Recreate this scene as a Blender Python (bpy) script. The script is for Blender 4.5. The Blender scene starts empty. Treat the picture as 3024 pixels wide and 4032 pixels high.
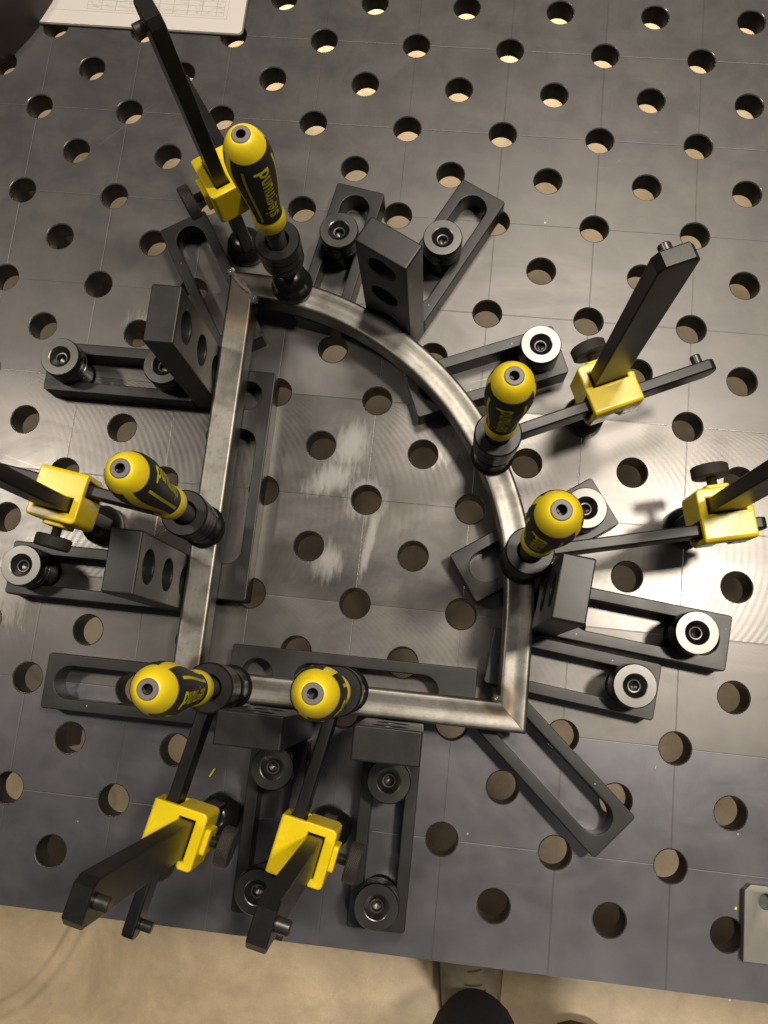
import bpy, bmesh, math, random
from mathutils import Matrix, Vector
random.seed(7)
R = math.radians
MM = 0.001
scene = bpy.context.scene
C = scene.collection

# ------------------------------------------------------------------ camera
cam_d = bpy.data.cameras.new('camera'); cam = bpy.data.objects.new('camera', cam_d); C.objects.link(cam)
CR = ((0.99333074, 0.1037727, -0.0502521), (0.09217157, -0.97653536, -0.19463579), (-0.06927084, 0.1887059, -0.97958748))
m = Matrix(((CR[0][0], -CR[1][0], -CR[2][0], -0.224887), (CR[0][1], -CR[1][1], -CR[2][1], 0.134721),
            (CR[0][2], -CR[1][2], -CR[2][2], 0.804375), (0, 0, 0, 1)))
cam.matrix_world = m
cam_d.sensor_fit = 'VERTICAL'; cam_d.sensor_height = 36.0; cam_d.sensor_width = 27.0
cam_d.lens = 36.0 * 3375.53 / 4032
cam_d.clip_start = 0.01; cam_d.clip_end = 60
scene.camera = cam
scene.render.resolution_x = 768; scene.render.resolution_y = 1024

# ------------------------------------------------------------------ light (a dim workshop: overhead lamps, one added for the far floor)
world = bpy.data.worlds.new('World'); scene.world = world; world.use_nodes = True
bg = world.node_tree.nodes['Background']; bg.inputs[0].default_value = (0.60, 0.60, 0.68, 1); bg.inputs[1].default_value = 0.085
def lamp(name, loc, size, power, col=(1, 0.90, 0.765), sy=None, aim=(-0.25, 0.3, 0), spread=180):
    l = bpy.data.lights.new(name, 'AREA'); l.shape = 'RECTANGLE' if sy else 'DISK'; l.size = size
    if sy: l.size_y = sy
    l.energy = power; l.color = col; l.spread = R(spread)
    o = bpy.data.objects.new(name, l); C.objects.link(o); o.location = loc
    o.rotation_euler = (Vector(aim) - Vector(loc)).to_track_quat('-Z', 'Y').to_euler()
    return o
lamp('ceiling_or_added_lamp', (0.66, 0.66, 2.6), 0.26, 38)
lamp('ceiling_or_added_lamp', (0.15, 1.55, 2.9), 0.7, 38)
lamp('ceiling_or_added_lamp', (-1.95, 0.75, 2.6), 0.34, 18)
lamp('ceiling_or_added_lamp', (0.8, -2.2, 3.2), 0.5, 18, aim=(0, -1.6, -0.85), spread=56)           # deep reflector over the aisle in front
lamp('ceiling_or_added_lamp', (-0.3, 1.75, 3.0), 0.5, 66, aim=(-0.3, 2.7, -0.85), spread=46)     # added narrow lamp, brightens only the floor behind the table
scene.view_settings.view_transform = 'Standard'; scene.view_settings.look = 'None'
scene.view_settings.exposure = 0.14; scene.view_settings.gamma = 1.0
scene.view_settings.use_curve_mapping = False
scene.render.engine = 'CYCLES'

# ------------------------------------------------------------------ node helpers
class NT:
    def __init__(s, name):
        s.m = bpy.data.materials.new(name); s.m.use_nodes = True
        s.t = s.m.node_tree; s.b = s.t.nodes['Principled BSDF']
    def n(s, typ, **kw):
        nd = s.t.nodes.new(typ)
        for k, v in kw.items(): setattr(nd, k, v)
        return nd
    def l(s, a, b): s.t.links.new(a, b)
    def math(s, op, a, b=None, clamp=False):
        nd = s.n('ShaderNodeMath', operation=op, use_clamp=clamp)
        for i, v in enumerate((a, b)):
            if v is None: continue
            if isinstance(v, (int, float)): nd.inputs[i].default_value = v
            else: s.l(v, nd.inputs[i])
        return nd.outputs[0]
    def pos(s):
        return s.n('ShaderNodeNewGeometry').outputs['Position']
    def objc(s):
        return s.n('ShaderNodeTexCoord').outputs['Object']
    def noise(s, scale, vec=None, detail=3, rough=0.55, dist=0.0):
        nd = s.n('ShaderNodeTexNoise'); nd.inputs['Scale'].default_value = scale
        nd.inputs['Detail'].default_value = detail; nd.inputs['Roughness'].default_value = rough
        nd.inputs['Distortion'].default_value = dist
        if vec is not None: s.l(vec, nd.inputs['Vector'])
        return nd.outputs['Fac']
    def scaled(s, vec, sc):
        nd = s.n('ShaderNodeMapping'); nd.inputs['Scale'].default_value = sc; s.l(vec, nd.inputs['Vector']); return nd.outputs[0]
    def ramp(s, fac, stops):
        nd = s.n('ShaderNodeValToRGB'); cr = nd.color_ramp
        while len(cr.elements) < len(stops): cr.elements.new(0.5)
        for e, (p, c) in zip(cr.elements, stops):
            e.position = p; e.color = (c, c, c, 1) if isinstance(c, (int, float)) else (*c, 1)
        s.l(fac, nd.inputs[0]); return nd.outputs[0]
    def mix(s, fac, a, b, mode='MIX'):
        nd = s.n('ShaderNodeMix', data_type='RGBA', blend_type=mode)
        for inp, v in ((nd.inputs['Factor'], fac), (nd.inputs['A'], a), (nd.inputs['B'], b)):
            if isinstance(v, (int, float)): inp.default_value = v
            elif isinstance(v, tuple): inp.default_value = (*v, 1)
            else: s.l(v, inp)
        return nd.outputs['Result']
    def bump(s, h, dist, strength=1.0, normal=None):
        nd = s.n('ShaderNodeBump'); nd.inputs['Distance'].default_value = dist; nd.inputs['Strength'].default_value = strength
        s.l(h, nd.inputs['Height'])
        if normal is not None: s.l(normal, nd.inputs['Normal'])
        return nd.outputs[0]
    def set(s, **kw):
        for k, v in kw.items():
            k = k.replace('_', ' ').capitalize() if k not in ('IOR',) else k
            inp = s.b.inputs[{'Base color': 'Base Color', 'Coat weight': 'Coat Weight', 'Coat roughness': 'Coat Roughness',
                              'Specular': 'Specular IOR Level'}.get(k, k)]
            if isinstance(v, (int, float)): inp.default_value = v
            elif isinstance(v, tuple): inp.default_value = (*v, 1)
            else: s.l(v, inp)
        return s.m

def steel(name, col, rough, metallic, var=0.25, fine=900, coarse=30, bumpd=0.00004, spec=0.5, scuff=0.0, grime=0.0):
    t = NT(name); p = t.objc()
    n1 = t.noise(coarse, p, 4); n2 = t.noise(fine, p, 2)
    lo = tuple(c * (1 - var) for c in col); hi = tuple(min(1, c * (1 + var)) for c in col)
    colr = t.mix(n1, lo, hi)
    if scuff:
        w = t.noise(160, p, 5, 0.7, 0.6)
        colr = t.mix(t.math('MULTIPLY', t.ramp(w, [(0.62, 0.0), (0.74, 1.0)]), scuff), colr, tuple(min(1, c * 2.6 + 0.03) for c in col))
    if grime:
        gm = t.math('MULTIPLY', t.ramp(t.noise(70, p, 6, 0.72, 0.6), [(0.54, 0.0), (0.74, 1.0)]), grime)
        colr = t.mix(gm, colr, (0.22, 0.14, 0.02))
    if scuff:
        vor = t.n('ShaderNodeTexVoronoi'); vor.inputs['Scale'].default_value = 70; t.l(p, vor.inputs['Vector'])
        vs = t.n('ShaderNodeSeparateColor'); t.l(vor.outputs['Color'], vs.inputs[0])
        sp = t.math('MULTIPLY', t.math('LESS_THAN', vor.outputs['Distance'], 0.05), t.math('GREATER_THAN', vs.outputs[0], 0.82))
        colr = t.mix(sp, colr, (0.34, 0.32, 0.29))
        dust = t.noise(22, p, 5, 0.7, 0.8)
        colr = t.mix(t.ramp(dust, [(0.5, 0.0), (0.8, 0.35)]), colr, tuple(c * 2.2 + 0.012 for c in col))
    rr = t.math('ADD', t.math('MULTIPLY', n1, 0.18), rough - 0.09)
    return t.set(base_color=colr, roughness=rr, metallic=metallic, specular=spec, normal=t.bump(n2, bumpd, 0.5))

M = {}
M['black_oxide'] = steel('black_oxide', (0.0175, 0.017, 0.0165), 0.37, 0.1, scuff=0.35)
M['clamp_black'] = steel('clamp_black', (0.0085, 0.0082, 0.0078), 0.36, 0.1, scuff=0.25)
M['gloss_black'] = steel('gloss_black', (0.014, 0.013, 0.012), 0.24, 0.25)
M['bright_steel'] = steel('bright_steel', (0.125, 0.122, 0.115), 0.31, 0.95, fine=1600, bumpd=0.00002)
M['dark_steel'] = steel('dark_steel', (0.10, 0.095, 0.088), 0.34, 0.8)
M['grey_cap'] = steel('grey_cap', (0.17, 0.16, 0.15), 0.5, 0.1)
M['yellow_paint'] = steel('yellow_paint', (0.86, 0.645, 0.008), 0.26, 0.0, var=0.07, coarse=60, bumpd=0.00010, grime=0.3)
M['yellow_plastic'] = steel('yellow_plastic', (0.85, 0.65, 0.014), 0.38, 0.0, var=0.05, coarse=50, bumpd=0.00006, grime=0.25)
M['rubber'] = steel('rubber', (0.019, 0.017, 0.015), 0.6, 0.0, bumpd=0.00008)
M['print_yellow'] = steel('print_yellow', (0.62, 0.56, 0.03), 0.6, 0.0, var=0.15)
M['worn_edge'] = steel('worn_edge', (0.30, 0.29, 0.27), 0.26, 0.9, var=0.5, coarse=90)
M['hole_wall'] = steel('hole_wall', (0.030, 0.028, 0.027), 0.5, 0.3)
M['table_side'] = steel('table_side', (0.06, 0.058, 0.058), 0.45, 0.5)
M['weld'] = steel('weld', (0.55, 0.54, 0.5), 0.25, 0.9, var=0.5, coarse=500)
M['weld_dark'] = steel('weld_dark', (0.16, 0.135, 0.105), 0.55, 0.45, var=0.5, coarse=300)
M['plate_steel'] = steel('plate_steel', (0.20, 0.19, 0.165), 0.5, 0.5, coarse=45)
M['hood'] = steel('hood', (0.030, 0.024, 0.022), 0.34, 0.1)
M['denim'] = steel('denim', (0.012, 0.016, 0.028), 0.9, 0.0, fine=1500, bumpd=0.0003)
M['boot'] = steel('boot', (0.26, 0.22, 0.15), 0.8, 0.0, var=0.5, coarse=40, fine=300, bumpd=0.0006)
M['boot_sole'] = steel('boot_sole', (0.10, 0.085, 0.06), 0.85, 0.0)

def knurled():
    t = NT('knurled_black'); p = t.n('ShaderNodeTexCoord').outputs['UV']
    u = t.n('ShaderNodeSeparateXYZ'); t.l(p, u.inputs[0])
    a = t.math('SINE', t.math('MULTIPLY', t.math('ADD', u.outputs[0], u.outputs[1]), 2 * math.pi * 46))
    b = t.math('SINE', t.math('MULTIPLY', t.math('SUBTRACT', u.outputs[0], u.outputs[1]), 2 * math.pi * 46))
    h = t.math('MAXIMUM', a, b)
    return t.set(base_color=(0.05, 0.045, 0.04), roughness=0.45, metallic=0.3, normal=t.bump(h, 0.0004, 0.7))
M['knurl'] = knurled()

def table_material():
    t = NT('nitrided_steel_plate'); p = t.pos()
    s = t.n('ShaderNodeSeparateXYZ'); t.l(p, s.inputs[0]); x, y = s.outputs[0], s.outputs[1]
    # face mill passes: arcs repeated along x inside bands along y
    def step(e0): return t.math('GREATER_THAN', y, e0)
    z1, z2, z3 = step(0.1005), step(0.2005), step(0.4005)            # passes end on the scribed lines
    inmid = t.math('SUBTRACT', z2, z3); inlow = t.math('SUBTRACT', z1, z2)
    ymod = t.math('SUBTRACT', t.math('MULTIPLY', t.math('FRACT', t.math('DIVIDE', y, 0.2)), 0.2), 0.1)
    yc = t.math('ADD', ymod, 0.02)
    r2 = t.math('MAXIMUM', t.math('SUBTRACT', 0.128 ** 2, t.math('MULTIPLY', yc, yc)), 0.0001)
    u = t.math('SUBTRACT', x, t.math('SQRT', r2))
    wob = t.noise(9, p, 2)
    u = t.math('ADD', u, t.math('MULTIPLY', wob, 0.006))
    w1 = t.math('SINE', t.math('MULTIPLY', u, 2 * math.pi / 0.0068))
    w2 = t.math('SINE', t.math('MULTIPLY', u, 2 * math.pi / 0.0011))
    amp = t.ramp(t.noise(5.5, t.scaled(p, (1, 1, 1)), 3, 0.6), [(0.42, 0.05), (0.70, 1.0)])
    amp = t.math('MULTIPLY', amp, t.math('ADD', t.math('ADD', t.math('MULTIPLY', inmid, 0.85), t.math('MULTIPLY', inlow, 0.30)), 0.10))
    hmill = t.math('MULTIPLY', t.math('ADD', w1, t.math('MULTIPLY', w2, 0.10)), amp)
    # scribed grid every 100 mm
    def line(c):
        f = t.math('SUBTRACT', t.math('FRACT', t.math('ADD', t.math('MULTIPLY', c, 10.0), 0.5)), 0.5)
        return t.math('MULTIPLY', t.math('ABSOLUTE', f), 0.1)
    dl = t.math('MINIMUM', line(x), line(y))
    groove = t.ramp(t.math('MULTIPLY', dl, 1000.0), [(0.0, 0.0), (0.34, 0.15), (0.55, 1.0)])
    gmask = t.math('SUBTRACT', 1.0, groove)
    # colour : mottled dark grey oxide, brown-grey and blue-grey areas, scuffs, scratches
    big = t.noise(4.2, p, 4, 0.6); med = t.noise(24, p, 5, 0.65, 0.4); fine = t.noise(700, p, 2)
    col = t.mix(big, (0.114, 0.112, 0.114), (0.150, 0.146, 0.145))
    col = t.mix(t.ramp(med, [(0.40, 0.0), (0.75, 0.6)]), col, (0.182, 0.176, 0.170))
    tint = t.mix(z1, (0.96, 0.97, 1.06), (0.97, 0.94, 0.90)); tint = t.mix(z3, tint, (0.96, 0.94, 0.915))
    col = t.mix(1.0, col, tint, 'MULTIPLY')
    scr = t.noise(14, t.scaled(p, (1.0, 7.0, 1)), 6, 0.75, 1.5)
    scr2 = t.noise(10, t.scaled(p, (9.0, 2.0, 1)), 6, 0.75, 2.0)
    sc = t.math('MAXIMUM', t.ramp(scr, [(0.655, 0.0), (0.70, 1.0)]), t.ramp(scr2, [(0.665, 0.0), (0.71, 1.0)]))
    col = t.mix(t.math('MULTIPLY', sc, 0.16), col, (0.30, 0.28, 0.255))
    vor = t.n('ShaderNodeTexVoronoi'); vor.inputs['Scale'].default_value = 34; t.l(p, vor.inputs['Vector'])
    vs = t.n('ShaderNodeSeparateColor'); t.l(vor.outputs['Color'], vs.inputs[0])
    speck = t.math('MULTIPLY', t.math('LESS_THAN', vor.outputs['Distance'], 0.028), t.math('GREATER_THAN', vs.outputs[0], 0.86))
    col = t.mix(speck, col, (0.55, 0.53, 0.49))
    # pale wiped residue between the clamps (a dried film with its own ragged shape)
    def blob(cx, cy, rx, ry, rot=0.0):
        mp = t.n('ShaderNodeMapping', vector_type='TEXTURE'); mp.inputs['Location'].default_value = (cx, cy, 0)
        mp.inputs['Rotation'].default_value = (0, 0, R(rot)); mp.inputs['Scale'].default_value = (rx, ry, 1); t.l(p, mp.inputs['Vector'])
        sx = t.n('ShaderNodeSeparateXYZ'); t.l(mp.outputs[0], sx.inputs[0])
        d2 = t.math('ADD', t.math('POWER', t.math('ABSOLUTE', sx.outputs[0]), 2.0), t.math('POWER', t.math('ABSOLUTE', sx.outputs[1]), 2.0))
        return t.math('SUBTRACT', 1.0, t.math('SQRT', d2))
    scratch = 0.0
    for k, (cx, cy, ln, ang) in enumerate([(-0.60, 0.685, 0.040, 46), (-0.17, 0.44, 0.045, 18), (-0.235, 0.425, 0.05, 24), (-0.30, 0.14, 0.05, 12), (-0.62, 0.30, 0.05, -15)]):
        sb = t.math('GREATER_THAN', blob(cx, cy, ln, 0.0005, ang), 0.0)
        scratch = sb if k == 0 else t.math('MAXIMUM', scratch, sb)
    col = t.mix(t.math('MULTIPLY', scratch, 0.22), col, (0.42, 0.40, 0.37))
    edge = t.noise(58, t.scaled(p, (3.4, 0.55, 1)), 7, 0.74, 0.5)
    b = t.math('MAXIMUM', blob(-0.336, 0.318, 0.036, 0.019, 26), blob(-0.322, 0.352, 0.022, 0.032, -20))
    b = t.math('MAXIMUM', b, t.math('MAXIMUM', blob(-0.331, 0.237, 0.021, 0.026), blob(-0.292, 0.262, 0.006, 0.052, -8)))
    b = t.math('MAXIMUM', b, blob(-0.300, 0.300, 0.026, 0.026))
    film = t.ramp(t.math('ADD', b, t.math('MULTIPLY', t.math('SUBTRACT', edge, 0.5), 1.6)), [(0.12, 0.0), (0.75, 1.0)])
    b2 = t.math('MAXIMUM', blob(-0.53, 0.46, 0.05, 0.018, -10), t.math('MAXIMUM', blob(-0.64, 0.18, 0.05, 0.05), blob(-0.22, 0.36, 0.05, 0.02, 30)))
    film2 = t.math('MULTIPLY', t.ramp(t.math('ADD', b2, t.math('MULTIPLY', t.math('SUBTRACT', edge, 0.5), 2.2)), [(0.25, 0.0), (0.6, 1.0)]), 0.35)
    col = t.mix(t.math('MULTIPLY', film, 0.33), col, (0.46, 0.46, 0.45))
    col = t.mix(film2, col, (0.42, 0.395, 0.355))
    col = t.mix(t.math('MULTIPLY', gmask, 0.2), col, (0.16, 0.15, 0.14))
    zr = t.math('ADD', t.math('ADD', t.math('MULTIPLY', inmid, -0.06), t.math('MULTIPLY', inlow, 0.01)), t.math('MULTIPLY', z3, 0.05))
    rough = t.math('ADD', t.math('ADD', t.math('MULTIPLY', med, 0.16), 0.29), zr)
    smear = t.noise(6.5, t.scaled(p, (1.0, 2.2, 1)), 5, 0.6, 1.8)
    rough = t.math('ADD', rough, t.math('MULTIPLY', t.math('SUBTRACT', smear, 0.5), 0.20))
    rough = t.math('ADD', rough, t.math('MULTIPLY', film, 0.18))
    nb = t.bump(hmill, 0.00010, 0.20)
    nb = t.bump(groove, 0.0004, 0.45, nb)
    nb = t.bump(fine, 0.00003, 0.35, nb)
    return t.set(base_color=col, roughness=rough, metallic=0.74, normal=nb)
M['table'] = table_material()

def tube_material():
    t = NT('raw_tube_steel'); p = t.pos(); q = t.n('ShaderNodeTexCoord').outputs['UV']
    st = t.noise(1.0, t.scaled(q, (3.0, 900.0, 1)), 5, 0.65)          # streaks drawn along the tube
    blot = t.noise(38, p, 4, 0.6)
    col = t.mix(st, (0.18, 0.172, 0.155), (0.36, 0.346, 0.312))
    col = t.mix(t.ramp(blot, [(0.46, 0.0), (0.66, 0.75)]), col, (0.145, 0.135, 0.118))
    fine = t.noise(220, p, 4, 0.7)
    col = t.mix(t.ramp(fine, [(0.52, 0.0), (0.72, 0.5)]), col, (0.12, 0.108, 0.09))
    def near(c, r0, r1):
        d = t.n('ShaderNodeVectorMath', operation='DISTANCE'); t.l(p, d.inputs[0]); d.inputs[1].default_value = c
        return t.math('SUBTRACT', 1.0, t.math('DIVIDE', t.math('SUBTRACT', d.outputs['Value'], r0), r1 - r0), True)
    heat = t.math('MAXIMUM', near((-0.434, 0.486, 0.05), 0.010, 0.056), near((-0.164, 0.126, 0.05), 0.004, 0.018))
    heat = t.math('MAXIMUM', heat, near((-0.424, 0.126, 0.05), 0.004, 0.016))
    hc = t.mix(t.ramp(t.math('ADD', heat, t.math('MULTIPLY', t.math('SUBTRACT', blot, 0.5), 0.5)), [(0.25, 0.0), (0.6, 1.0)]), (0.20, 0.14, 0.075), (0.07, 0.058, 0.05))
    col = t.mix(t.math('MULTIPLY', t.ramp(heat, [(0.02, 0.0), (0.45, 0.9)]), 1.0), col, hc)
    rough = t.math('ADD', t.math('MULTIPLY', st, 0.2), 0.32)
    return t.set(base_color=col, roughness=rough, metallic=0.88, normal=t.bump(st, 0.00012, 0.35))
M['tube'] = tube_material()

def concrete():
    t = NT('sealed_concrete'); p = t.pos()
    a = t.ramp(t.noise(5.2, p, 7, 0.66, 0.4), [(0.3, 0.0), (0.7, 1.0)]); b = t.noise(16, p, 6, 0.65, 0.3); f = t.noise(260, p, 2)
    col = t.mix(a, (0.33, 0.25, 0.15), (0.66, 0.52, 0.335))
    col = t.mix(t.ramp(b, [(0.45, 0.0), (0.8, 0.55)]), col, (0.30, 0.225, 0.14))
    g = t.noise(420, p, 3, 0.8)
    col = t.mix(t.ramp(g, [(0.35, 0.0), (0.7, 0.30)]), col, (0.25, 0.18, 0.10))
    vor = t.n('ShaderNodeTexVoronoi'); vor.inputs['Scale'].default_value = 11; t.l(p, vor.inputs['Vector'])
    vs = t.n('ShaderNodeSeparateColor'); t.l(vor.outputs['Color'], vs.inputs[0])
    speck = t.math('MULTIPLY', t.math('LESS_THAN', vor.outputs['Distance'], 0.045), t.math('GREATER_THAN', vs.outputs[0], 0.6))
    col = t.mix(speck, col, (0.75, 0.66, 0.5))
    # curved double scuff mark
    d = t.n('ShaderNodeVectorMath', operation='DISTANCE'); t.l(p, d.inputs[0]); d.inputs[1].default_value = (-1.16, -0.24, -0.85)
    rr = t.math('SUBTRACT', d.outputs['Value'], 0.365)
    wob = t.math('MULTIPLY', t.math('SUBTRACT', t.noise(6, p, 2), 0.5), 0.03)
    rr = t.math('ADD', rr, wob)
    def ring(off, w):
        return t.math('SUBTRACT', 1.0, t.math('DIVIDE', t.math('ABSOLUTE', t.math('SUBTRACT', rr, off)), w), True)
    mark = t.math('MAXIMUM', ring(-0.013, 0.007), ring(0.013, 0.009))
    mark = t.math('MULTIPLY', mark, t.ramp(t.noise(14, p, 4), [(0.3, 0.25), (0.6, 0.95)]))
    col = t.mix(t.math('MULTIPLY', mark, 0.5), col, (0.15, 0.105, 0.05))
    return t.set(base_color=col, roughness=t.math('ADD', t.math('MULTIPLY', b, 0.25), 0.35), normal=t.bump(f, 0.0006, 0.3))
M['floor'] = concrete()

def paper():
    t = NT('printed_sheet'); p = t.objc()
    s = t.n('ShaderNodeSeparateXYZ'); t.l(p, s.inputs[0]); x, y = s.outputs[0], s.outputs[1]
    def band(c, a, b): return t.math('MULTIPLY', t.math('GREATER_THAN', c, a), t.math('LESS_THAN', c, b))
    def rect(x0, y0, x1, y1, w=0.0006):
        return t.math('SUBTRACT', t.math('MULTIPLY', band(x, x0, x1), band(y, y0, y1)), t.math('MULTIPLY', band(x, x0 + w, x1 - w), band(y, y0 + w, y1 - w)))
    frame = rect(-0.40, 0.018, -0.020, 0.35)
    tb = rect(-0.178, 0.021, -0.024, 0.062)
    gx = t.math('GREATER_THAN', t.math('FRACT', t.math('MULTIPLY', x, 62.0)), 0.95)
    gy = t.math('GREATER_THAN', t.math('FRACT', t.math('MULTIPLY', y, 150.0)), 0.90)
    cells = t.math('MULTIPLY', t.math('MAXIMUM', gx, gy), t.math('MULTIPLY', band(x, -0.178, -0.024), band(y, 0.021, 0.062)))
    smear = t.math('MULTIPLY', t.ramp(t.noise(300, t.scaled(p, (0.35, 1, 1)), 4, 0.7), [(0.5, 0.0), (0.68, 1.0)]),
                   t.math('MULTIPLY', band(x, -0.176, -0.026), band(y, 0.023, 0.060)))
    ink = t.math('MAXIMUM', t.math('MAXIMUM', frame, tb), t.math('MAXIMUM', cells, smear))
    col = t.mix(t.math('MULTIPLY', ink, 0.5), (0.70, 0.655, 0.60), (0.26, 0.245, 0.22))
    return t.set(base_color=col, roughness=0.35, coat_weight=0.3)
M['paper'] = paper()

# ------------------------------------------------------------------ mesh helpers (all coordinates in millimetres)
def link(name, me, mat, parent=None, smooth=True, ang=35, wn=False):
    me.materials.clear(); me.materials.append(M[mat])
    if smooth:
        for pl in me.polygons: pl.use_smooth = True
        me.set_sharp_from_angle(angle=R(ang))
    o = bpy.data.objects.new(name, me); C.objects.link(o)
    if parent: o.parent = parent
    if wn:
        w = o.modifiers.new('weighted_normals', 'WEIGHTED_NORMAL'); w.keep_sharp = True; w.weight = 80
    return o

def mesh(name, verts, faces, mat, parent=None, smooth=True, ang=35, uvs=None):
    me = bpy.data.meshes.new(name)
    me.from_pydata([(v[0] * MM, v[1] * MM, v[2] * MM) for v in verts], [], faces); me.update()
    if uvs:
        ul = me.uv_layers.new(name='UVMap')
        for lp in me.loops: ul.data[lp.index].uv = uvs[lp.vertex_index]
    return link(name, me, mat, parent, smooth, ang)

def empty(name, loc, rz=0.0, label=None, cat=None, group=None):
    o = bpy.data.objects.new(name, None); C.objects.link(o); o.empty_display_size = 0.02
    o.location = (loc[0] * MM, loc[1] * MM, loc[2] * MM); o.rotation_euler = (0, 0, R(rz))
    tag(o, label, cat, group); return o

def tag(o, label=None, cat=None, group=None, kind=None):
    if label: o['label'] = label
    if cat: o['category'] = cat
    if group: o['group'] = group
    if kind: o['kind'] = kind
    return o

def rrect(x0, y0, x1, y1, r, n=4):
    pts = []
    for cx, cy, a in ((x1 - r, y0 + r, -90), (x1 - r, y1 - r, 0), (x0 + r, y1 - r, 90), (x0 + r, y0 + r, 180)):
        for i in range(n + 1):
            t = R(a + 90 * i / n); pts.append((cx + r * math.cos(t), cy + r * math.sin(t)))
    return pts

def slot(x0, x1, yc, r, n=12):
    pts = []
    for i in range(n + 1):
        t = R(-90 + 180 * i / n); pts.append((x1 - r + r * math.cos(t), yc + r * math.sin(t)))
    for i in range(n + 1):
        t = R(90 + 180 * i / n); pts.append((x0 + r + r * math.cos(t), yc + r * math.sin(t)))
    return pts

def circle(cx, cy, r, n=28):
    return [(cx + r * math.cos(2 * math.pi * i / n), cy + r * math.sin(2 * math.pi * i / n)) for i in range(n)]

def slab_mesh(name, outlines, thick, bev=1.0, res=2):
    """2D outlines (first outer, others holes) extruded to z 0..thick with rounded edges; millimetres -> mesh in metres"""
    cu = bpy.data.curves.new(name, 'CURVE'); cu.dimensions = '2D'; cu.fill_mode = 'BOTH'
    cu.extrude = (thick / 2 - bev) * MM; cu.bevel_depth = bev * MM; cu.bevel_resolution = res; cu.offset = -bev * MM
    for pts in outlines:
        sp = cu.splines.new('POLY'); sp.points.add(len(pts) - 1); sp.use_cyclic_u = True
        for q, pt in zip(sp.points, pts): q.co = (pt[0] * MM, pt[1] * MM, 0, 1)
    o = bpy.data.objects.new(name, cu); C.objects.link(o)
    dg = bpy.context.evaluated_depsgraph_get(); dg.update()
    me = bpy.data.meshes.new_from_object(o.evaluated_get(dg))
    bpy.data.objects.remove(o); bpy.data.curves.remove(cu)
    me.name = name
    bm = bmesh.new(); bm.from_mesh(me); bmesh.ops.remove_doubles(bm, verts=bm.verts, dist=2e-6)
    bmesh.ops.translate(bm, verts=bm.verts, vec=(0, 0, thick / 2 * MM))
    bmesh.ops.recalc_face_normals(bm, faces=bm.faces); bm.to_mesh(me); bm.free()
    return me

def xform(me, mat):
    me.transform(mat); 
    if mat.determinant() < 0: me.flip_normals()
    me.update(); return me

def lathe(name, prof, mat, parent=None, n=40, loc=(0, 0, 0), axis='z', a0=0.0, a1=360.0, ang=35, uv=False):
    """prof: list of (r, z) from bottom to top in mm"""
    full = abs(a1 - a0) >= 359.9
    cols = n if full else n + 1
    V, F, U = [], [], []
    for j in range(cols):
        t = R(a0 + (a1 - a0) * j / n)
        for k, (r, z) in enumerate(prof):
            x, y = r * math.cos(t), r * math.sin(t)
            if axis == 'z': v = (x, y, z)
            elif axis == '-y': v = (x, -z, y)
            else: v = (z, x, y)
            V.append((v[0] + loc[0], v[1] + loc[1], v[2] + loc[2])); U.append((j / n, z * 0.012))
    m_ = len(prof)
    for j in range(n):
        j2 = (j + 1) % cols
        for k in range(m_ - 1):
            q = (j * m_ + k, j2 * m_ + k, j2 * m_ + k + 1, j * m_ + k + 1)
            if prof[k][0] < 1e-6: q = (q[0], q[2], q[3])
            elif prof[k + 1][0] < 1e-6: q = (q[0], q[1], q[2])
            F.append(q)
    return mesh(name, V, F, mat, parent, True, ang, U if uv else None)

# ------------------------------------------------------------------ floor
floor = mesh('floor', [(-6000, -6000, -850), (6000, -6000, -850), (6000, 6000, -850), (-6000, 6000, -850)], [(0, 1, 2, 3)], 'floor', None, False)
tag(floor, kind='structure')

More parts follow.
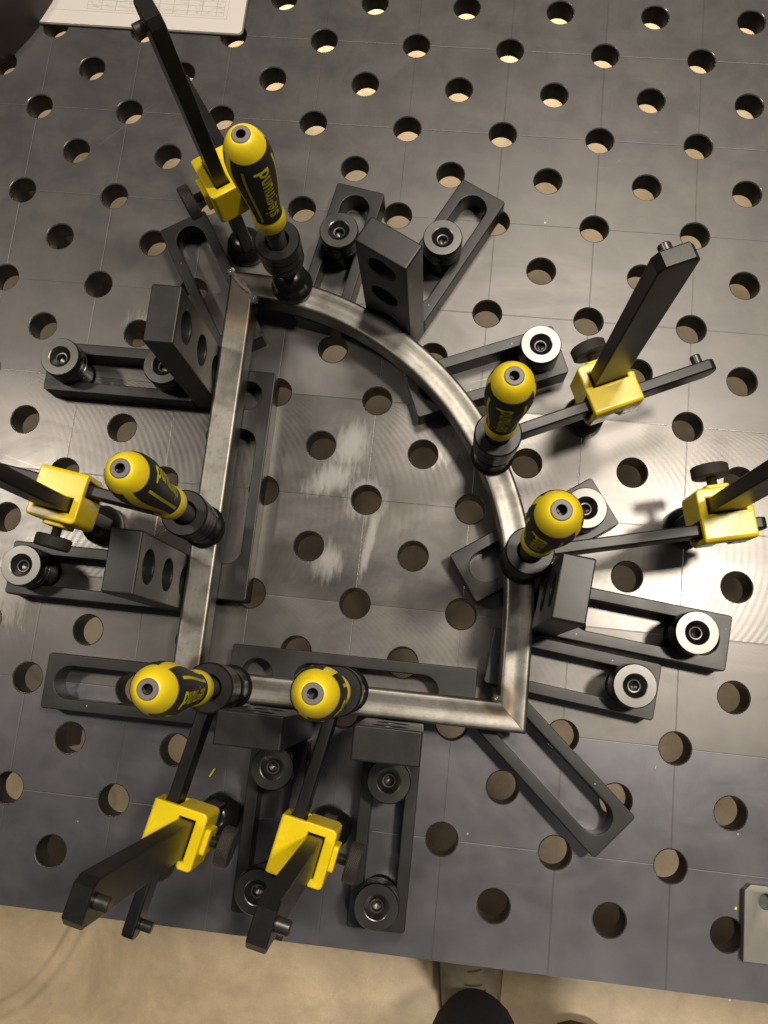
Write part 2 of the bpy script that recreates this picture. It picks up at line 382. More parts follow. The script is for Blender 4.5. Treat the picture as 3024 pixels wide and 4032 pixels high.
# ------------------------------------------------------------------ welding table
table = empty('welding_table', (-225, 400, -850), 0, 'dark steel welding table with a grid of round holes and scribed lines', 'table')
TX0, TX1, TY0, TY1 = -1000, 1000, -100, 900
def table_top():
    V, F = [], []; vid = {}
    def v(x, y, z):
        k = (round(x, 3), round(y, 3), round(z, 3))
        if k not in vid: vid[k] = len(V); V.append(k)
        return vid[k]
    NS = 32; rt, rb, T = 15.1, 14.0, 25.0
    def fill(out, inn, up):
        # angular sweep between an outer loop and an inner loop, both counter-clockwise
        i = j = 0; no, ni = len(out), len(inn)
        def angle(p, first): 
            a = math.atan2(p[1], p[0]) % (2 * math.pi); return a
        ao = [angle(p[1], 0) for p in out]; ai = [angle(p[1], 0) for p in inn]
        s = min(range(no), key=lambda k: ao[k]); out = out[s:] + out[:s]; ao = ao[s:] + ao[:s]
        s = min(range(ni), key=lambda k: ai[k]); inn = inn[s:] + inn[:s]; ai = ai[s:] + ai[:s]
        ao = ao + [ao[0] + 2 * math.pi]; ai = ai + [ai[0] + 2 * math.pi]
        while i < no or j < ni:
            if j >= ni or (i < no and ao[i + 1] <= ai[j + 1]):
                f = (out[i % no][0], out[(i + 1) % no][0], inn[j % ni][0]); i += 1
            else:
                f = (out[i % no][0], inn[(j + 1) % ni][0], inn[j % ni][0]); j += 1
            F.append(f if up else f[::-1])
    k = int(TY0 / 50) + 1
    while k * 50 < TY1:
        cy = k * 50; off = 50 if k % 2 else 0
        xs = []
        cx = TX0 + (off if off else 0)
        while cx <= TX1: xs.append(cx); cx += 100
        for cx in xs:
            y0, y1 = cy - 25, cy + 25
            if k == int(TY0 / 50) + 1: y0 = TY0
            if (k + 1) * 50 >= TY1: y1 = TY1
            hx0, hx1 = max(cx - 50, TX0), min(cx + 50, TX1)
            bx = sorted(set([hx0, hx1] + [q for q in (cx - 25, cx, cx + 25) if hx0 < q < hx1]))
            edge = hx0 > cx - 50 or hx1 < cx + 50        # half tile at the table's side: no hole
            loop = [(x, y0) for x in bx] + [(hx1, cy)] + [(x, y1) for x in reversed(bx)] + [(hx0, cy)]
            for z, up in ((0.0, True), (-T, False)):
                ids = [(v(x, y, z), (x - cx, y - cy)) for x, y in loop]
                if edge:
                    f = [q[0] for q in ids]; F.append(tuple(f) if up else tuple(f[::-1])); continue
                r = rt if up else rb
                inn = [(v(cx + r * math.cos(2 * math.pi * q / NS), cy + r * math.sin(2 * math.pi * q / NS), z),
                        (math.cos(2 * math.pi * q / NS), math.sin(2 * math.pi * q / NS))) for q in range(NS)]
                fill(ids, inn, up)
            if not edge:
                rings = [(rt, 0.0), (14.6, -0.35), (rb, -1.1), (rb, -T)]
                for (ra, za), (rbb, zb) in zip(rings, rings[1:]):
                    for q in range(NS):
                        a, b = 2 * math.pi * q / NS, 2 * math.pi * (q + 1) / NS
                        F.append((v(cx + ra * math.cos(a), cy + ra * math.sin(a), za), v(cx + ra * math.cos(b), cy + ra * math.sin(b), za),
                                  v(cx + rbb * math.cos(b), cy + rbb * math.sin(b), zb), v(cx + rbb * math.cos(a), cy + rbb * math.sin(a), zb)))
        k += 1
    o = mesh('top_plate', V, F, 'table', None, True, 30)
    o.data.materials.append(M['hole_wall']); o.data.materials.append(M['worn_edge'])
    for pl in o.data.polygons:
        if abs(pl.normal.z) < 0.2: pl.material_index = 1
        elif abs(pl.normal.z) < 0.97: pl.material_index = 2
    o.parent = table; o.location = (0.225, -0.4, 0.85)
table_top()
def box(name, x0, x1, y0, y1, z0, z1, mat, parent, b=1.0, shift=(0, 0, 0)):
    me = slab_mesh(name, [rrect(x0, y0, x1, y1, max(b, 0.5), 3)], z1 - z0, b, 1)
    xform(me, Matrix.Translation((shift[0] * MM, shift[1] * MM, (z0 + shift[2]) * MM)))
    return link(name, me, mat, parent)
TS = (225, -400, 850)
box('side_panel', TX0, TX1, TY0 + 0.5, TY0 + 14, -300, -25.3, 'table_side', table, 1, TS)
box('side_panel', TX0 + 0.5, TX0 + 14, TY0 + 15, TY1 - 15, -200, -25.3, 'table_side', table, 1, TS)
box('side_panel', TX1 - 14, TX1 - 0.5, TY0 + 15, TY1 - 15, -200, -25.3, 'table_side', table, 1, TS)
for lx in (TX0 + 90, TX1 - 90):
    for ly in (TY0 + 90, TY1 - 90):
        box('leg', lx - 40, lx + 40, ly - 40, ly + 40, -850, -25.3, 'table_side', table, 3, TS)

# ------------------------------------------------------------------ clamping squares
def square(face, ang, label):
    """face: centre of the upright's clamping face on the table, ang: direction in which the foot runs away from it"""
    e = empty('clamping_square', (face[0], face[1], 0), ang, label, 'clamping square', 'black clamping squares set round the frame')
    me = slab_mesh('foot', [rrect(25.2, -25, 175, 25, 3), slot(37, 166, 0, 14.2)], 25, 1.0)
    link('foot', me, 'black_oxide', e, wn=True)
    me = slab_mesh('upright', [rrect(0, -25, 175, 25, 2)] + [circle(z, 0, 13.5) for z in (50, 100, 150)], 25, 1.4)
    # local x of slab -> world z ; thickness -> x
    xform(me, Matrix(((0, 0, 1, 0), (0, 1, 0, 0), (1, 0, 0, 0), (0, 0, 0, 1))))
    link('upright', me, 'black_oxide', e, wn=True)
    return e
square((-449.7, 400), 180, 'black clamping square left of the straight tube, its foot held by two bolts')
square((-449.7, 200), 180, 'black clamping square with three round holes, beside the leftmost yellow clamp')
square((-350, 100.0), 270, 'black clamping square below the bottom tube, left one, its foot partly under the middle clamp')
square((-250, 100.0), 270, 'black clamping square below the bottom tube, right one, with two bolts in line')
square((-137.9, 213.8), -6, 'black clamping square pressed against the right upright of the frame')
square((-294.3, 463.6), 62.8, 'black clamping square standing above the bend, its foot running up and right')

# ------------------------------------------------------------------ flat stop bars
def bar150(start, ang, label, length=150):
    me = slab_mesh('stop_bar', [rrect(0, -25, length, 25, 3), slot(9, length - 9, 0, 14.5)], 25, 0.9)
    o = link('stop_bar', me, 'black_oxide', wn=True); o.location = (start[0] * MM, start[1] * MM, 0.0); o.rotation_euler = (0, 0, R(ang))
    return tag(o, label, 'stop bar', 'short slotted stop bars')
bar150((-572, 100.8), 0, 'slotted black bar lying empty at the lower left, under the frame corner')
bar150((-54.2, 21.6), 138.4, 'slotted black bar running diagonally out of the lower right frame corner')
bar150((-24, 147), 173.3, 'slotted black bar with one bolt below the right clamping square')
bar150((-78.4, 314.9), 214.4, 'slotted black bar under the bend with a bolt behind the right yellow handle')
bar150((-128.3, 459), 202.5, 'slotted black bar under the bend with a bolt behind the upper right yellow handle')
bar150((-337.3, 613), 259.5, 'slotted black bar with one bolt running down under the top of the bend')
bar150((-514.4, 564), -58.5, 'slotted black bar crossing under the welded upper left frame corner')
def bar225(start, ang, label):
    me = slab_mesh('long_stop_bar', [rrect(0, -25, 222, 25, 3), circle(25, 0, 14), slot(59, 189, 0, 14.5)], 25, 0.9)
    o = link('long_stop_bar', me, 'black_oxide', wn=True); o.location = (start[0] * MM, start[1] * MM, 0.0); o.rotation_euler = (0, 0, R(ang))
    return tag(o, label, 'stop bar', 'long stop bars with a hole and a slot')
bar225((-423, 411.5), -90, 'long black bar with a hole and a slot along the left tube, inside the frame')
bar225((-404, 126), 0, 'long black bar with a hole and a slot along the bottom tube, inside the frame')

# ------------------------------------------------------------------ clamping bolts
def make_bolt(x, y, label):
    e = empty('clamping_bolt', (x, y, 0), random.uniform(0, 360), label, 'bolt', 'short clamping bolts in the slots')
    h = lathe('head', [(13.2, 30.5), (18.2, 30.5), (18.9, 31.3), (18.9, 34.2), (18.1, 34.6), (18.1, 35.6), (18.9, 36.0), (18.9, 41.5), (18.2, 41.9),
                       (18.2, 42.9), (18.9, 43.3), (18.9, 51.2), (18.6, 52.0)], 'gloss_black', e, 48)
    lathe('rim', [(18.6, 52.0), (17.9, 53.0), (10.6, 53.0), (9.9, 52.7), (6.0, 48.6), (5.6, 48.2)], 'bright_steel', h, 48, ang=14)
    lathe('socket', [(5.6, 48.2), (4.6, 48.1), (4.5, 47.0), (4.3, 41.0), (1.6, 39.5), (0, 39.2)], 'dark_steel', h, 24)
    lathe('shank', [(0, -62), (11, -62), (12.5, -60), (12.8, -33), (13.6, -31), (13.7, 30.4), (13.2, 30.5)], 'gloss_black', e, 32)
    return e
for x, y, lb in [(-600, 400, 'bolt at the far end of the upper left square, furthest left of its two'),
                 (-500, 400, 'bolt half hidden behind the upright of the upper left square'),
                 (-600, 200, 'bolt with a bright rim at the left photo edge, below the leftmost clamp'),
                 (-350, 50, 'bolt just below the lower left square, between the two lower clamp arms'),
                 (-350, -50, 'bolt near the table edge, partly hidden by the lower middle clamp bar'),
                 (-250, 50, 'bolt just below the lower right square'),
                 (-250, -50, 'bolt at the end of the lower right square, nearest the table edge'),
                 (0, 200, 'bolt furthest right, in the foot of the right clamping square'),
                 (-50, 150, 'bolt in the short bar just below the right clamping square'),
                 (-100, 300, 'bolt partly behind the yellow handle of the right clamp'),
                 (-150, 450, 'bolt above the upper right yellow handle'),
                 (-350, 550, 'bolt right of the top yellow handle, left of the upper square'),
                 (-250, 550, 'bolt right of the upper clamping square')]:
    make_bolt(x, y, lb)

# ------------------------------------------------------------------ tube frame (work piece)
TZ, TW = 25.2, 25.4
def profile(dip):
    h = TW / 2; r = 3.3; pts = []
    for cx, cy, a in ((h - r, -h + r, -90), (h - r, h - r, 0), (-h + r, h - r, 90), (-h + r, -h + r, 180)):
        for i in range(5):
            t = R(a + 22.5 * i); pts.append((cx + r * math.cos(t), cy + r * math.sin(t)))
        if a == 0 and dip:
            for xx in (6.8, 4.0, 1.2, -1.2, -4.0, -6.8):
                d = dip * (1 if abs(xx) < 1.5 else 0.65 if abs(xx) < 5 else 0.12); pts.append((xx, h - d))
    return pts
def sweep(name, path, tang, parent, m0=0.0, m1=0.0, dip=0.0):
    """path of (x,y) centres, tang of angles; m0/m1: mitre slope at each end"""
    pr = profile(dip); n = len(pr); V, F, U = [], [], []
    s = 0; per = [0]
    for k in range(n): per.append(per[-1] + math.dist(pr[k], pr[(k + 1) % n]))
    for i, ((x, y), a) in enumerate(zip(path, tang)):
        if i: s += math.dist(path[i - 1], path[i])
        ta = (math.cos(R(a)), math.sin(R(a))); lf = (-ta[1], ta[0])
        mm = m0 if i == 0 else (m1 if i == len(path) - 1 else 0)
        for k, (o, z) in enumerate(pr):
            o2 = -o
            V.append((x + lf[0] * o2 + ta[0] * o2 * mm, y + lf[1] * o2 + ta[1] * o2 * mm, TZ + TW / 2 + z)); U.append((s * 0.001, per[k] * 0.001))
    for i in range(len(path) - 1):
        for k in range(n):
            k2 = (k + 1) % n
            F.append((i * n + k, i * n + k2, (i + 1) * n + k2, (i + 1) * n + k)[::-1])
    F.append(tuple(range(n))); F.append(tuple(range((len(path) - 1) * n, len(path) * n))[::-1])
    o = mesh(name, V, F, 'tube', parent, True, 40, U)
    bm = bmesh.new(); bm.from_mesh(o.data); bmesh.ops.recalc_face_normals(bm, faces=bm.faces); bm.to_mesh(o.data); bm.free()
    o.data.set_sharp_from_angle(angle=R(40))
    w = o.modifiers.new('weighted_normals', 'WEIGHTED_NORMAL'); w.keep_sharp = True; w.weight = 60
    return o
XL, YB, CX, CY = -436.9, 113.0, -440.0, 200.0
XR = -151.3; RC = XR - CX; YT = CY + RC
frame = empty('tube_frame', (-300, 110, TZ), 0, 'D-shaped frame of bent and mitred square steel tube held in the clamps', 'tube frame')
def inframe(o): o.location = (0.3, -0.11, -TZ * MM); return o
n = 8
inframe(sweep('left_tube', [(XL, YB + (YT - YB) * i / n) for i in range(n + 1)], [90] * (n + 1), frame, -1.0, 1.0, 0.0))
inframe(sweep('bottom_tube', [(XL + (XR - XL) * i / n, YB + 0.0) for i in range(n + 1)], [0] * (n + 1), frame, 1.0, -0.985, 0.75))
path, tang = [], []
path.append((XR + 0.25, YB)); tang.append(90)
for i in range(1, 5): path.append((XR + 0.25, YB + (CY - YB) * i / 4)); tang.append(90)
for i in range(1, 49):
    a = 90.0 * i / 48; path.append((CX + RC * math.cos(R(a)), CY + RC * math.sin(R(a)))); tang.append(90 + a)
path.append((XL, YT)); tang.append(180)
inframe(sweep('bent_tube', path, tang, frame, 0.985, -1.0, 0.85))
def bead(x, y, z, r, flat=0.7, mat='weld', stretch=1.0):
    V, F = [], []; nu, nv = (12, 7) if stretch == 1.0 else (28, 8)
    for j in range(nv + 1):
        for i in range(nu):
            t, f = 2 * math.pi * i / nu, math.pi * j / nv - math.pi / 2
            rr = r * (1 + random.uniform(-0.2, 0.2))
            u_, w_ = rr * stretch * math.cos(f) * math.cos(t), rr * math.cos(f) * math.sin(t)
            V.append((x + (u_ + w_) * 0.7071, y + (w_ - u_) * 0.7071, z + flat * rr * math.sin(f)))
    for j in range(nv):
        for i in range(nu): F.append((j * nu + i, j * nu + (i + 1) % nu, (j + 1) * nu + (i + 1) % nu, (j + 1) * nu + i))
    o = mesh('weld_bead', V, F, mat, frame, True, 60); inframe(o)
bead(XL + 0.5, YT - 0.5, TZ + TW - 0.4, 3.6, 0.55, 'weld_dark', 4.2)
ZW = TZ + TW - 0.5
bead(XL - 12.4, YT + 12.0, ZW - 1.2, 4.4); bead(XL + 13.6, YT - 13.4, ZW - 1.5, 5.6); bead(XL + 13.2, YB + 13.2, ZW - 1.5, 3.4); bead(XR - 13.4, YB + 13.4, ZW - 2, 4.4, 0.9)

# ------------------------------------------------------------------ screw clamps
def text_mesh(body, size):
    cu = bpy.data.curves.new('lettering', 'FONT'); cu.body = body; cu.size = size * MM; cu.extrude = 0.0; cu.offset = 0.00030
    cu.align_x = 'CENTER'; cu.align_y = 'CENTER'; cu.resolution_u = 3; cu.space_character = 1.03
    o = bpy.data.objects.new('lettering', cu); C.objects.link(o)
    dg = bpy.context.evaluated_depsgraph_get(); dg.update()
    me = bpy.data.meshes.new_from_object(o.evaluated_get(dg)); bpy.data.objects.remove(o); bpy.data.curves.remove(cu)
    bm = bmesh.new(); bm.from_mesh(me)
    bmesh.ops.triangulate(bm, faces=bm.faces)
    for _ in range(1): bmesh.ops.subdivide_edges(bm, edges=[e for e in bm.edges if e.calc_length() > 0.0012], cuts=1)
    bmesh.ops.triangulate(bm, faces=bm.faces); bm.to_mesh(me); bm.free()
    return me
TEXT = text_mesh('siegmund', 14)
TW_ = max(v.co.x for v in TEXT.vertices) - min(v.co.x for v in TEXT.vertices)
HP = [(0, 13.0), (1.2, 13.5), (9, 13.4), (13.5, 12.8), (15, 12.2), (20, 11.9), (33, 12.9), (50, 14.8), (66, 16.6), (78, 17.6), (87, 17.6), (95, 16.7),
      (101, 15.2), (105, 13.7), (108.5, 11.9), (111, 10.0), (112.5, 8.2), (113, 6.9)]
def hr(h):
    for (a, ra), (b, rb) in zip(HP, HP[1:]):
        if a <= h <= b: return ra + (rb - ra) * (h - a) / (b - a)
    return HP[-1][1]
def handle(parent, px, py, zc, az):
    """zc: z of the collar's lower rim, az: local azimuth of the printed panel"""
    h = lathe('handle', [(7.5, zc)] + [(r, zc + z) for z, r in HP] + [(6.4, zc + 113)], 'yellow_plastic', parent, 48, (px, py, 0), ang=50)
    hs = [15.4 + (100.5 - 15.4) * i / 20 for i in range(21)]
    for k, c in ((0, az), (1, az + 180)):
        half = 77
        V, F = [], []; nu = 24
        for j in range(nu + 1):
            u = -1 + 2 * j / nu; t = R(c + half * u)
            for hh in hs:
                h2 = 15.4 + (hh - 15.4) * (1 + 0.02 * (abs(u) ** 4))         # corners of the panel run up a little
                r = hr(min(h2, 112)) + 0.35
                V.append((px + r * math.cos(t), py + r * math.sin(t), zc + h2))
        m_ = len(hs)
        for j in range(nu):
            for q in range(m_ - 1): F.append((j * m_ + q, (j + 1) * m_ + q, (j + 1) * m_ + q + 1, j * m_ + q + 1))
        g = mesh('grip_panel', V, F, 'rubber', h, True, 60)
        for sgn in (-1, 1):
            V, F = [], []
            for q in range(17):
                hh = 19 + (93 - 19) * q / 16; r = hr(hh) + 0.55; w = 1.1 / r
                cc = R(c) + sgn * R(47)
                for s_ in (-1, 1): V.append((px + r * math.cos(cc + s_ * w), py + r * math.sin(cc + s_ * w), zc + hh))
            for q in range(16): F.append((q * 2, q * 2 + 1, q * 2 + 3, q * 2 + 2))
            mesh('stripe', V, F, 'print_yellow', g, True, 60)
        me = TEXT.copy()
        for v in me.vertices:
            hh = 57.5 + v.co.x / TW_ * 66; dy = v.co.y * 1000 * 1.25
            r = hr(hh) + 0.6; t = R(c) - dy / r
            # reading runs up the handle, letters' tops point to the left as seen from outside
            t = R(c) + (-dy) / r
            v.co = ((px + r * math.cos(t)) * MM, (py + r * math.sin(t)) * MM, (zc + hh) * MM)
        o = link('lettering', me, 'print_yellow', g, False)
    cp = lathe('end_cap', [(7.0, zc + 112.6), (6.9, zc + 113.4), (6.3, zc + 113.9), (3.6, zc + 113.9), (3.4, zc + 113.5)], 'grey_cap', h, 32, (px, py, 0))
    lathe('hex_socket', [(3.4, zc + 113.5), (3.2, zc + 107), (0, zc + 106.5)], 'gloss_black', cp, 6, (px, py, 0), ang=20)

def poly_slab(name, pts, thick, bev, mat, parent, mtx, holes=()):
    me = slab_mesh(name, [pts] + list(holes), thick, bev, 2); xform(me, mtx); return link(name, me, mat, parent, wn=True)
XZ = lambda y0: Matrix(((1, 0, 0, 0), (0, 0, 1, y0 * MM), (0, 1, 0, 0), (0, 0, 0, 1)))      # slab (x,y,t) -> (x, y0+t, z)
YZ = lambda x0: Matrix(((0, 0, 1, x0 * MM), (1, 0, 0, 0), (0, 1, 0, 0), (0, 0, 0, 1)))      # slab (x,y,t) -> (x0+t, x, y)

def chamfer_rect(x0, z0, x1, z1, c, r0=None):
    return [(x0 + c, z0), (x1 - c, z0), (x1, z0 + c), (x1, z1 - c), (x1 - c, z1), (x0 + c, z1), (x0, z1 - c), (x0, z0 + c)]

def clamp(base, th, L, zt, tip, az, label, top=324):
    e = empty('screw_clamp', (base[0], base[1], 0), th, label, 'clamp', 'yellow and black screw clamps round the frame')
    # foot that plugs into the table hole
    lathe('foot', [(0, -60), (12, -60), (13.7, -57), (13.7, -0.2), (18.6, 0.3), (19.4, 2), (19.4, 8), (18.4, 13), (16, 18), (12, 23), (8, 25), (0, 25)], 'gloss_black', e, 40)
    # upright flat bar
    ub = poly_slab('upright_bar', [(-14, 12), (14, 12), (14, top - 6), (9.5, top), (-9.5, top), (-14, top - 6)], 12, 1.3, 'clamp_black', e, XZ(-6))
    lathe('stop_pin', [(4.4, 5.5), (4.4, 13.4), (3.8, 14.2), (0, 14.2)], 'dark_steel', ub, 20, (0, 0, top - 13), '-y')
    # sliding jaw
    G = [(-22, -12), (-21.2, -14.2), (-19, -15), (17.5, -15), (20, -14.4), (21.5, -12.8), (22, -10.5), (22, 10.2), (-19.4, 10.2), (-21.3, 9.4), (-22, 7.6), (-22, 4.2), (-19.5, 2.6), (-15.6, 3.2), (-15.6, 6.6), (14.8, 6.6), (14.8, -6.6), (-15.6, -6.6), (-15.6, -3.2), (-19.5, -2.6), (-22, -4.5)]
    sl = poly_slab('slider', G, 41, 1.5, 'yellow_paint', e, Matrix.Translation((0, 0, (zt - 41) * MM)))
    Cc = [(7.4, zt - 0.06), (26, zt - 0.06), (27.9, zt - 0.6), (29.1, zt - 1.8), (29.5, zt - 3.6), (29.5, zt - 15), (24.4, zt - 15), (24.4, zt - 6.4), (7.4, zt - 6.4)]
    poly_slab('arm_cover', Cc, 43.2, 1.5, 'yellow_paint', sl, YZ(-21.6))
    for xa, xb in ((-21.4, -6), (7, 21.4)):
        Cl = [(24.6, zt - 12.5), (29.3, zt - 12.5), (29.3, zt - 31), (24.5, zt - 40.6), (7.6, zt - 40.6), (7.6, zt - 36), (22, zt - 36), (24.6, zt - 31)]
        poly_slab('arm_hook', Cl, xb - xa, 0.9, 'yellow_paint', sl, YZ(xa))
    poly_slab('boss', rrect(-10, zt - 33, 10, zt - 9, 3), 4.2, 1.0, 'yellow_paint', sl, XZ(-18.8))
    kn = lathe('knob', [(0, 26.5), (4.5, 26.5), (13.8, 26.5), (15.3, 27.6), (15.3, 36), (13.8, 37.2), (4, 37.2), (0, 37.0)], 'knurl', e, 48, (0, 0, zt - 21), '-y', uv=True)
    prof = []
    for i in range(9): prof += [(4.5, 16 + i * 1.25), (3.9, 16.6 + i * 1.25)]
    lathe('stud', prof, 'dark_steel', kn, 20, (0, 0, zt - 21), '-y', ang=20)
    # arm
    ay = 17.4; tail = L - 196; z0, z1 = zt - 31, zt - 8
    pts = [(L - 4, z0 + 0.5), (L - 4, z1)] 
    arm_pts = [(tail + 7, z0), (L - 8, z0), (L - 8, z1), (tail + 7, z1), (tail + 2, z1 - 3), (tail, z1 - 8), (tail, z0 + 8), (tail + 2, z0 + 3)]
    am = poly_slab('arm', arm_pts, 9.6, 1.5, 'clamp_black', e, XZ(ay - 4.8))
    lathe('stop_pin', [(4.4, -ay + 5.3), (4.4, -ay + 13.6), (3.8, -ay + 14.4), (0, -ay + 14.4)], 'dark_steel', am, 20, (tail + 11, 0, zt - 21), '-y')
    lathe('threaded_head', [(9.6, z0 - 2), (17.5, z0 - 2), (19, z0 - 0.5), (19, zt - 24), (18.2, zt - 23.3), (18.2, zt - 22), (19.4, zt - 21.3), (19.4, zt - 13), (18.6, zt - 12.3), (18.6, zt - 11),
                            (19.8, zt - 10.3), (19.8, zt - 0.6), (18.6, zt + 0.8), (10.8, zt + 0.8), (9.9, zt), (9.4, zt - 4), (9.4, zt - 20)], 'clamp_black', am, 44, (L, ay, 0))
    # spindle, pad, handle
    zc = tip - 113.9
    prof = [(0, 60)]; z = 60.0
    while z < zc + 1: prof += [(7.9, z), (7.9, z + 0.6), (6.9, z + 1.4)]; z += 2.0
    sp = lathe('spindle', prof, 'dark_steel', e, 28, (L, ay, 0), ang=25)
    zp = TZ + TW + 0.2
    lathe('pressure_pad', [(0, zp), (18.8, zp), (19.6, zp + 0.8), (19.6, zp + 2.8), (18.2, zp + 3.8), (17.0, zp + 6.5), (16.6, zp + 14), (16.0, zp + 20), (14.4, zp + 24), (11.0, zp + 26.5), (8, zp + 27.5), (8, zp + 30)], 'gloss_black', sp, 44, (L, ay, 0))
    handle(e, L, ay, zc, az - th)
    return e
clamp((-450, 550), -55.5, 84.5, 136.7, 282, -47, 'yellow and black clamp at the welded upper left corner, its bar reaching the paper')
clamp((-100, 400), 204.7, 103, 118.6, 256, -98, 'yellow and black screw clamp on the bend at upper right, full bar top in view')
clamp((0, 300), 193, 161, 116, 283, -122, 'yellow and black screw clamp whose slider is cut near the right photo edge')
clamp((-550, 250), -8.5, 110, 116, 268, 14, 'yellow and black screw clamp whose bar runs out of the left photo edge')
clamp((-400, 0), 78.6, 111.5, 128, 277, -17, 'yellow and black clamp at the lower left frame corner, leftmost of the bottom two')
clamp((-300, 0), 79, 119.5, 132, 272, -25, 'yellow and black clamp on the middle of the bottom tube, handle seen end on')

# ------------------------------------------------------------------ paper drawing, rounded cover, plate, chips
e = empty('drawing_sheet', (-489, 798, 0.4), -0.4, 'white printed drawing sheet in a stiff sleeve behind the upper left clamp', 'paper')
me = slab_mesh('sleeve', [rrect(-420, 0, 0, 297, 6)], 2.6, 0.8); link('sleeve', me, 'plate_steel', e)
me = slab_mesh('sheet', [rrect(-418, 1.5, -1.5, 295, 5)], 0.6, 0.2); xform(me, Matrix.Translation((0, 0, 2.65 * MM))); link('sheet', me, 'paper', e)

def cover():
    V, F = [], []; nu, nv = 48, 16
    a, b, hh = 190, 120, 95
    for j in range(nv + 1):
        f = math.pi / 2 * j / nv
        for i in range(nu):
            t = 2 * math.pi * i / nu
            V.append((a * max(0, math.cos(f)) ** 0.8 * math.cos(t), b * max(0, math.cos(f)) ** 0.8 * math.sin(t), 0.5 + hh * math.sin(f)))
    for j in range(nv):
        for i in range(nu): F.append((j * nu + i, j * nu + (i + 1) % nu, (j + 1) * nu + (i + 1) % nu, (j + 1) * nu + i))
    e = empty('rounded_cover', (-856, 808, 0), 46, 'dark smooth rounded cover in the upper left photo corner, overlapping the paper', 'cover')
    mesh('shell', V, F, 'hood', e, True, 60)
cover()

pts = [(0, 5), (0, -62), (90, -62), (90, 0), (7, 0), (5.5, -1.5)]
pts = [(0, -5), (0, -62), (90, -62), (90, 0), (5, 0)]
me = slab_mesh('steel_plate', [pts[::-1], circle(18.3, -12.5, 6.6, 24)], 8, 0.5)
o = link('steel_plate', me, 'plate_steel'); o.location = (0.0605, -0.0055, 0.0003)
tag(o, 'bare steel plate with a drilled hole at the right photo edge', 'steel plate')
def chip(pts, w, label):
    V, F = [], []
    for i, (x, y) in enumerate(pts):
        for dx, z in ((-w, 0.3), (w, 0.3), (w, 1.2), (-w, 1.2)): V.append((x + dx, y, z + 0.3 * (i % 2)))
    for i in range(len(pts) - 1):
        a, b = i * 4, i * 4 + 4
        for q in range(4): F.append((a + q, a + (q + 1) % 4, b + (q + 1) % 4, b + q))
    F.append((3, 2, 1, 0)); b = (len(pts) - 1) * 4; F.append((b, b + 1, b + 2, b + 3))
    tag(mesh('paint_chip', V, F, 'yellow_paint', None, False), label, 'paint chip', 'flakes of yellow paint on the table')
chip([(-414.5, 30.3), (-412.4, 34), (-410.6, 38)], 0.75, 'thin yellow paint flake on the table right of the lower left clamp arm')
chip([(55.6, -28.6), (55.9, -26.4)], 1.0, 'yellow paint speck beside the steel plate')
chip([(-17.5, 81), (-16.6, 83)], 0.4, 'tiny yellow paint speck right of the diagonal bar')

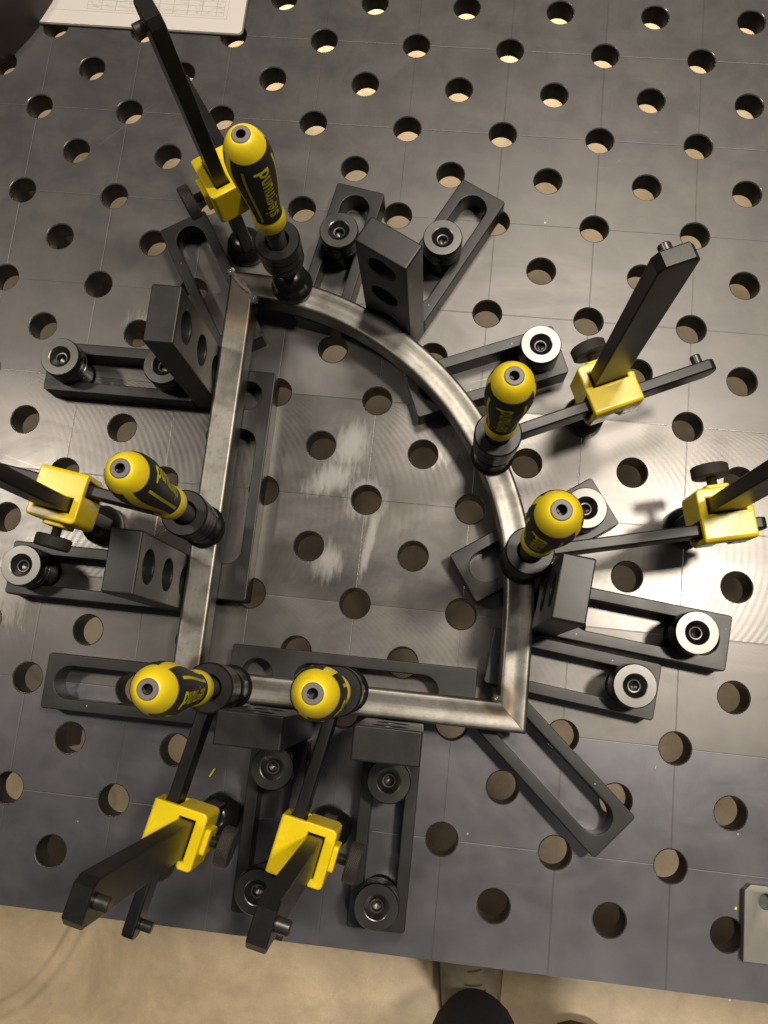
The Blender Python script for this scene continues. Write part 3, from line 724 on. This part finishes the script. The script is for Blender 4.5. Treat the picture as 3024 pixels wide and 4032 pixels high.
# ------------------------------------------------------------------ person standing at the table edge: boots and jeans
def loft(name, rings, mat, parent, n=20):
    """rings: (cx, cy, z, rx, ry) stacked; superellipse sections"""
    V, F = [], []
    for cx, cy, z, rx, ry in rings:
        for i in range(n):
            t = 2 * math.pi * i / n
            V.append((cx + rx * math.cos(t), cy + ry * math.sin(t), z))
    for j in range(len(rings) - 1):
        for i in range(n): F.append((j * n + i, j * n + (i + 1) % n, (j + 1) * n + (i + 1) % n, (j + 1) * n + i))
    F.append(tuple(range(n))[::-1]); F.append(tuple(range((len(rings) - 1) * n, len(rings) * n)))
    o = mesh(name, V, F, mat, parent, True, 60); return o
person = empty('person', (0, 0, -850), 0, 'person in dark blue jeans and dusty work boots standing at the table edge', 'person')
def shoe(x, y, rz, knee):
    s = empty_part = None
    def tr(px, py): 
        c, s_ = math.cos(R(rz)), math.sin(R(rz)); return (x + c * px - s_ * py, y + s_ * px + c * py)
    # sole and upper as lengthwise sections (heel -> toe)
    secs = [(-95, 32, 70), (-85, 42, 95), (-60, 46, 125), (-20, 50, 122), (30, 54, 100), (80, 60, 80), (130, 60, 68), (165, 52, 60), (188, 37, 44), (197, 18, 28)]
    V, F = [], []; n = 14
    for py, w, hgt in secs:
        for i in range(n):
            t = math.pi * i / (n - 1)
            q = tr(w * math.cos(t), py); V.append((q[0], q[1], 22 + (hgt - 22) * max(0.0, math.sin(t)) ** 0.7))
    for j in range(len(secs) - 1):
        for i in range(n - 1): F.append((j * n + i, (j + 1) * n + i, (j + 1) * n + i + 1, j * n + i + 1))
    F.append(tuple(range(n))); F.append(tuple(range((len(secs) - 1) * n, len(secs) * n))[::-1])
    up = mesh('boot', V, F, 'boot', person, True, 60)
    out = [tr(w * 1.06, py) for py, w, _ in secs] + [tr(-w * 1.06, py) for py, w, _ in reversed(secs)]
    me = slab_mesh('sole', [out], 22, 2); sole = link('sole', me, 'boot_sole', up)
    for k in range(5):
        py = 10 + k * 17; hgt = 112 - k * 9; pr = []
        a, b = tr(-22, py + random.uniform(-5, 5)), tr(22, py + random.uniform(-3, 9))
        V, F = [], []
        for q in range(9):
            f = q / 8; cx, cy = a[0] + (b[0] - a[0]) * f, a[1] + (b[1] - a[1]) * f; zz = hgt + 1 - 12 * (2 * f - 1) ** 2
            for t in range(6): V.append((cx, cy + 1.7 * math.cos(t * math.pi / 3), zz + 1.7 * math.sin(t * math.pi / 3)))
        for q in range(8):
            for t in range(6): F.append((q * 6 + t, q * 6 + (t + 1) % 6, (q + 1) * 6 + (t + 1) % 6, (q + 1) * 6 + t))
        mesh('lace', V, F, 'boot_sole', up, True, 60)
    h = tr(0, -35)
    kx, ky = knee
    rings = []
    for f in [i / 14 for i in range(15)]:
        z = 95 + f * 425; cx = h[0] + (kx - h[0]) * f; cy = h[1] + (ky - h[1]) * f
        r = 50 + 16 * math.sin(math.pi * min(1, f * 1.2)) + 4 * math.sin(f * 37 + x) * (1 - f)
        rings.append((cx, cy, z, r, r * 1.08))
    for f in [i / 10 for i in range(1, 11)]:
        z = 520 + f * 400; r = 78 + 22 * f; rings.append((kx + (0 - 0) * f, ky - 20 * f, z, r, r * 1.12))
    loft('trouser_leg', rings, 'denim', person, 24)
shoe(-103, -373, 4, (-118, -352))
shoe(75, -612, -6, (95, -585))
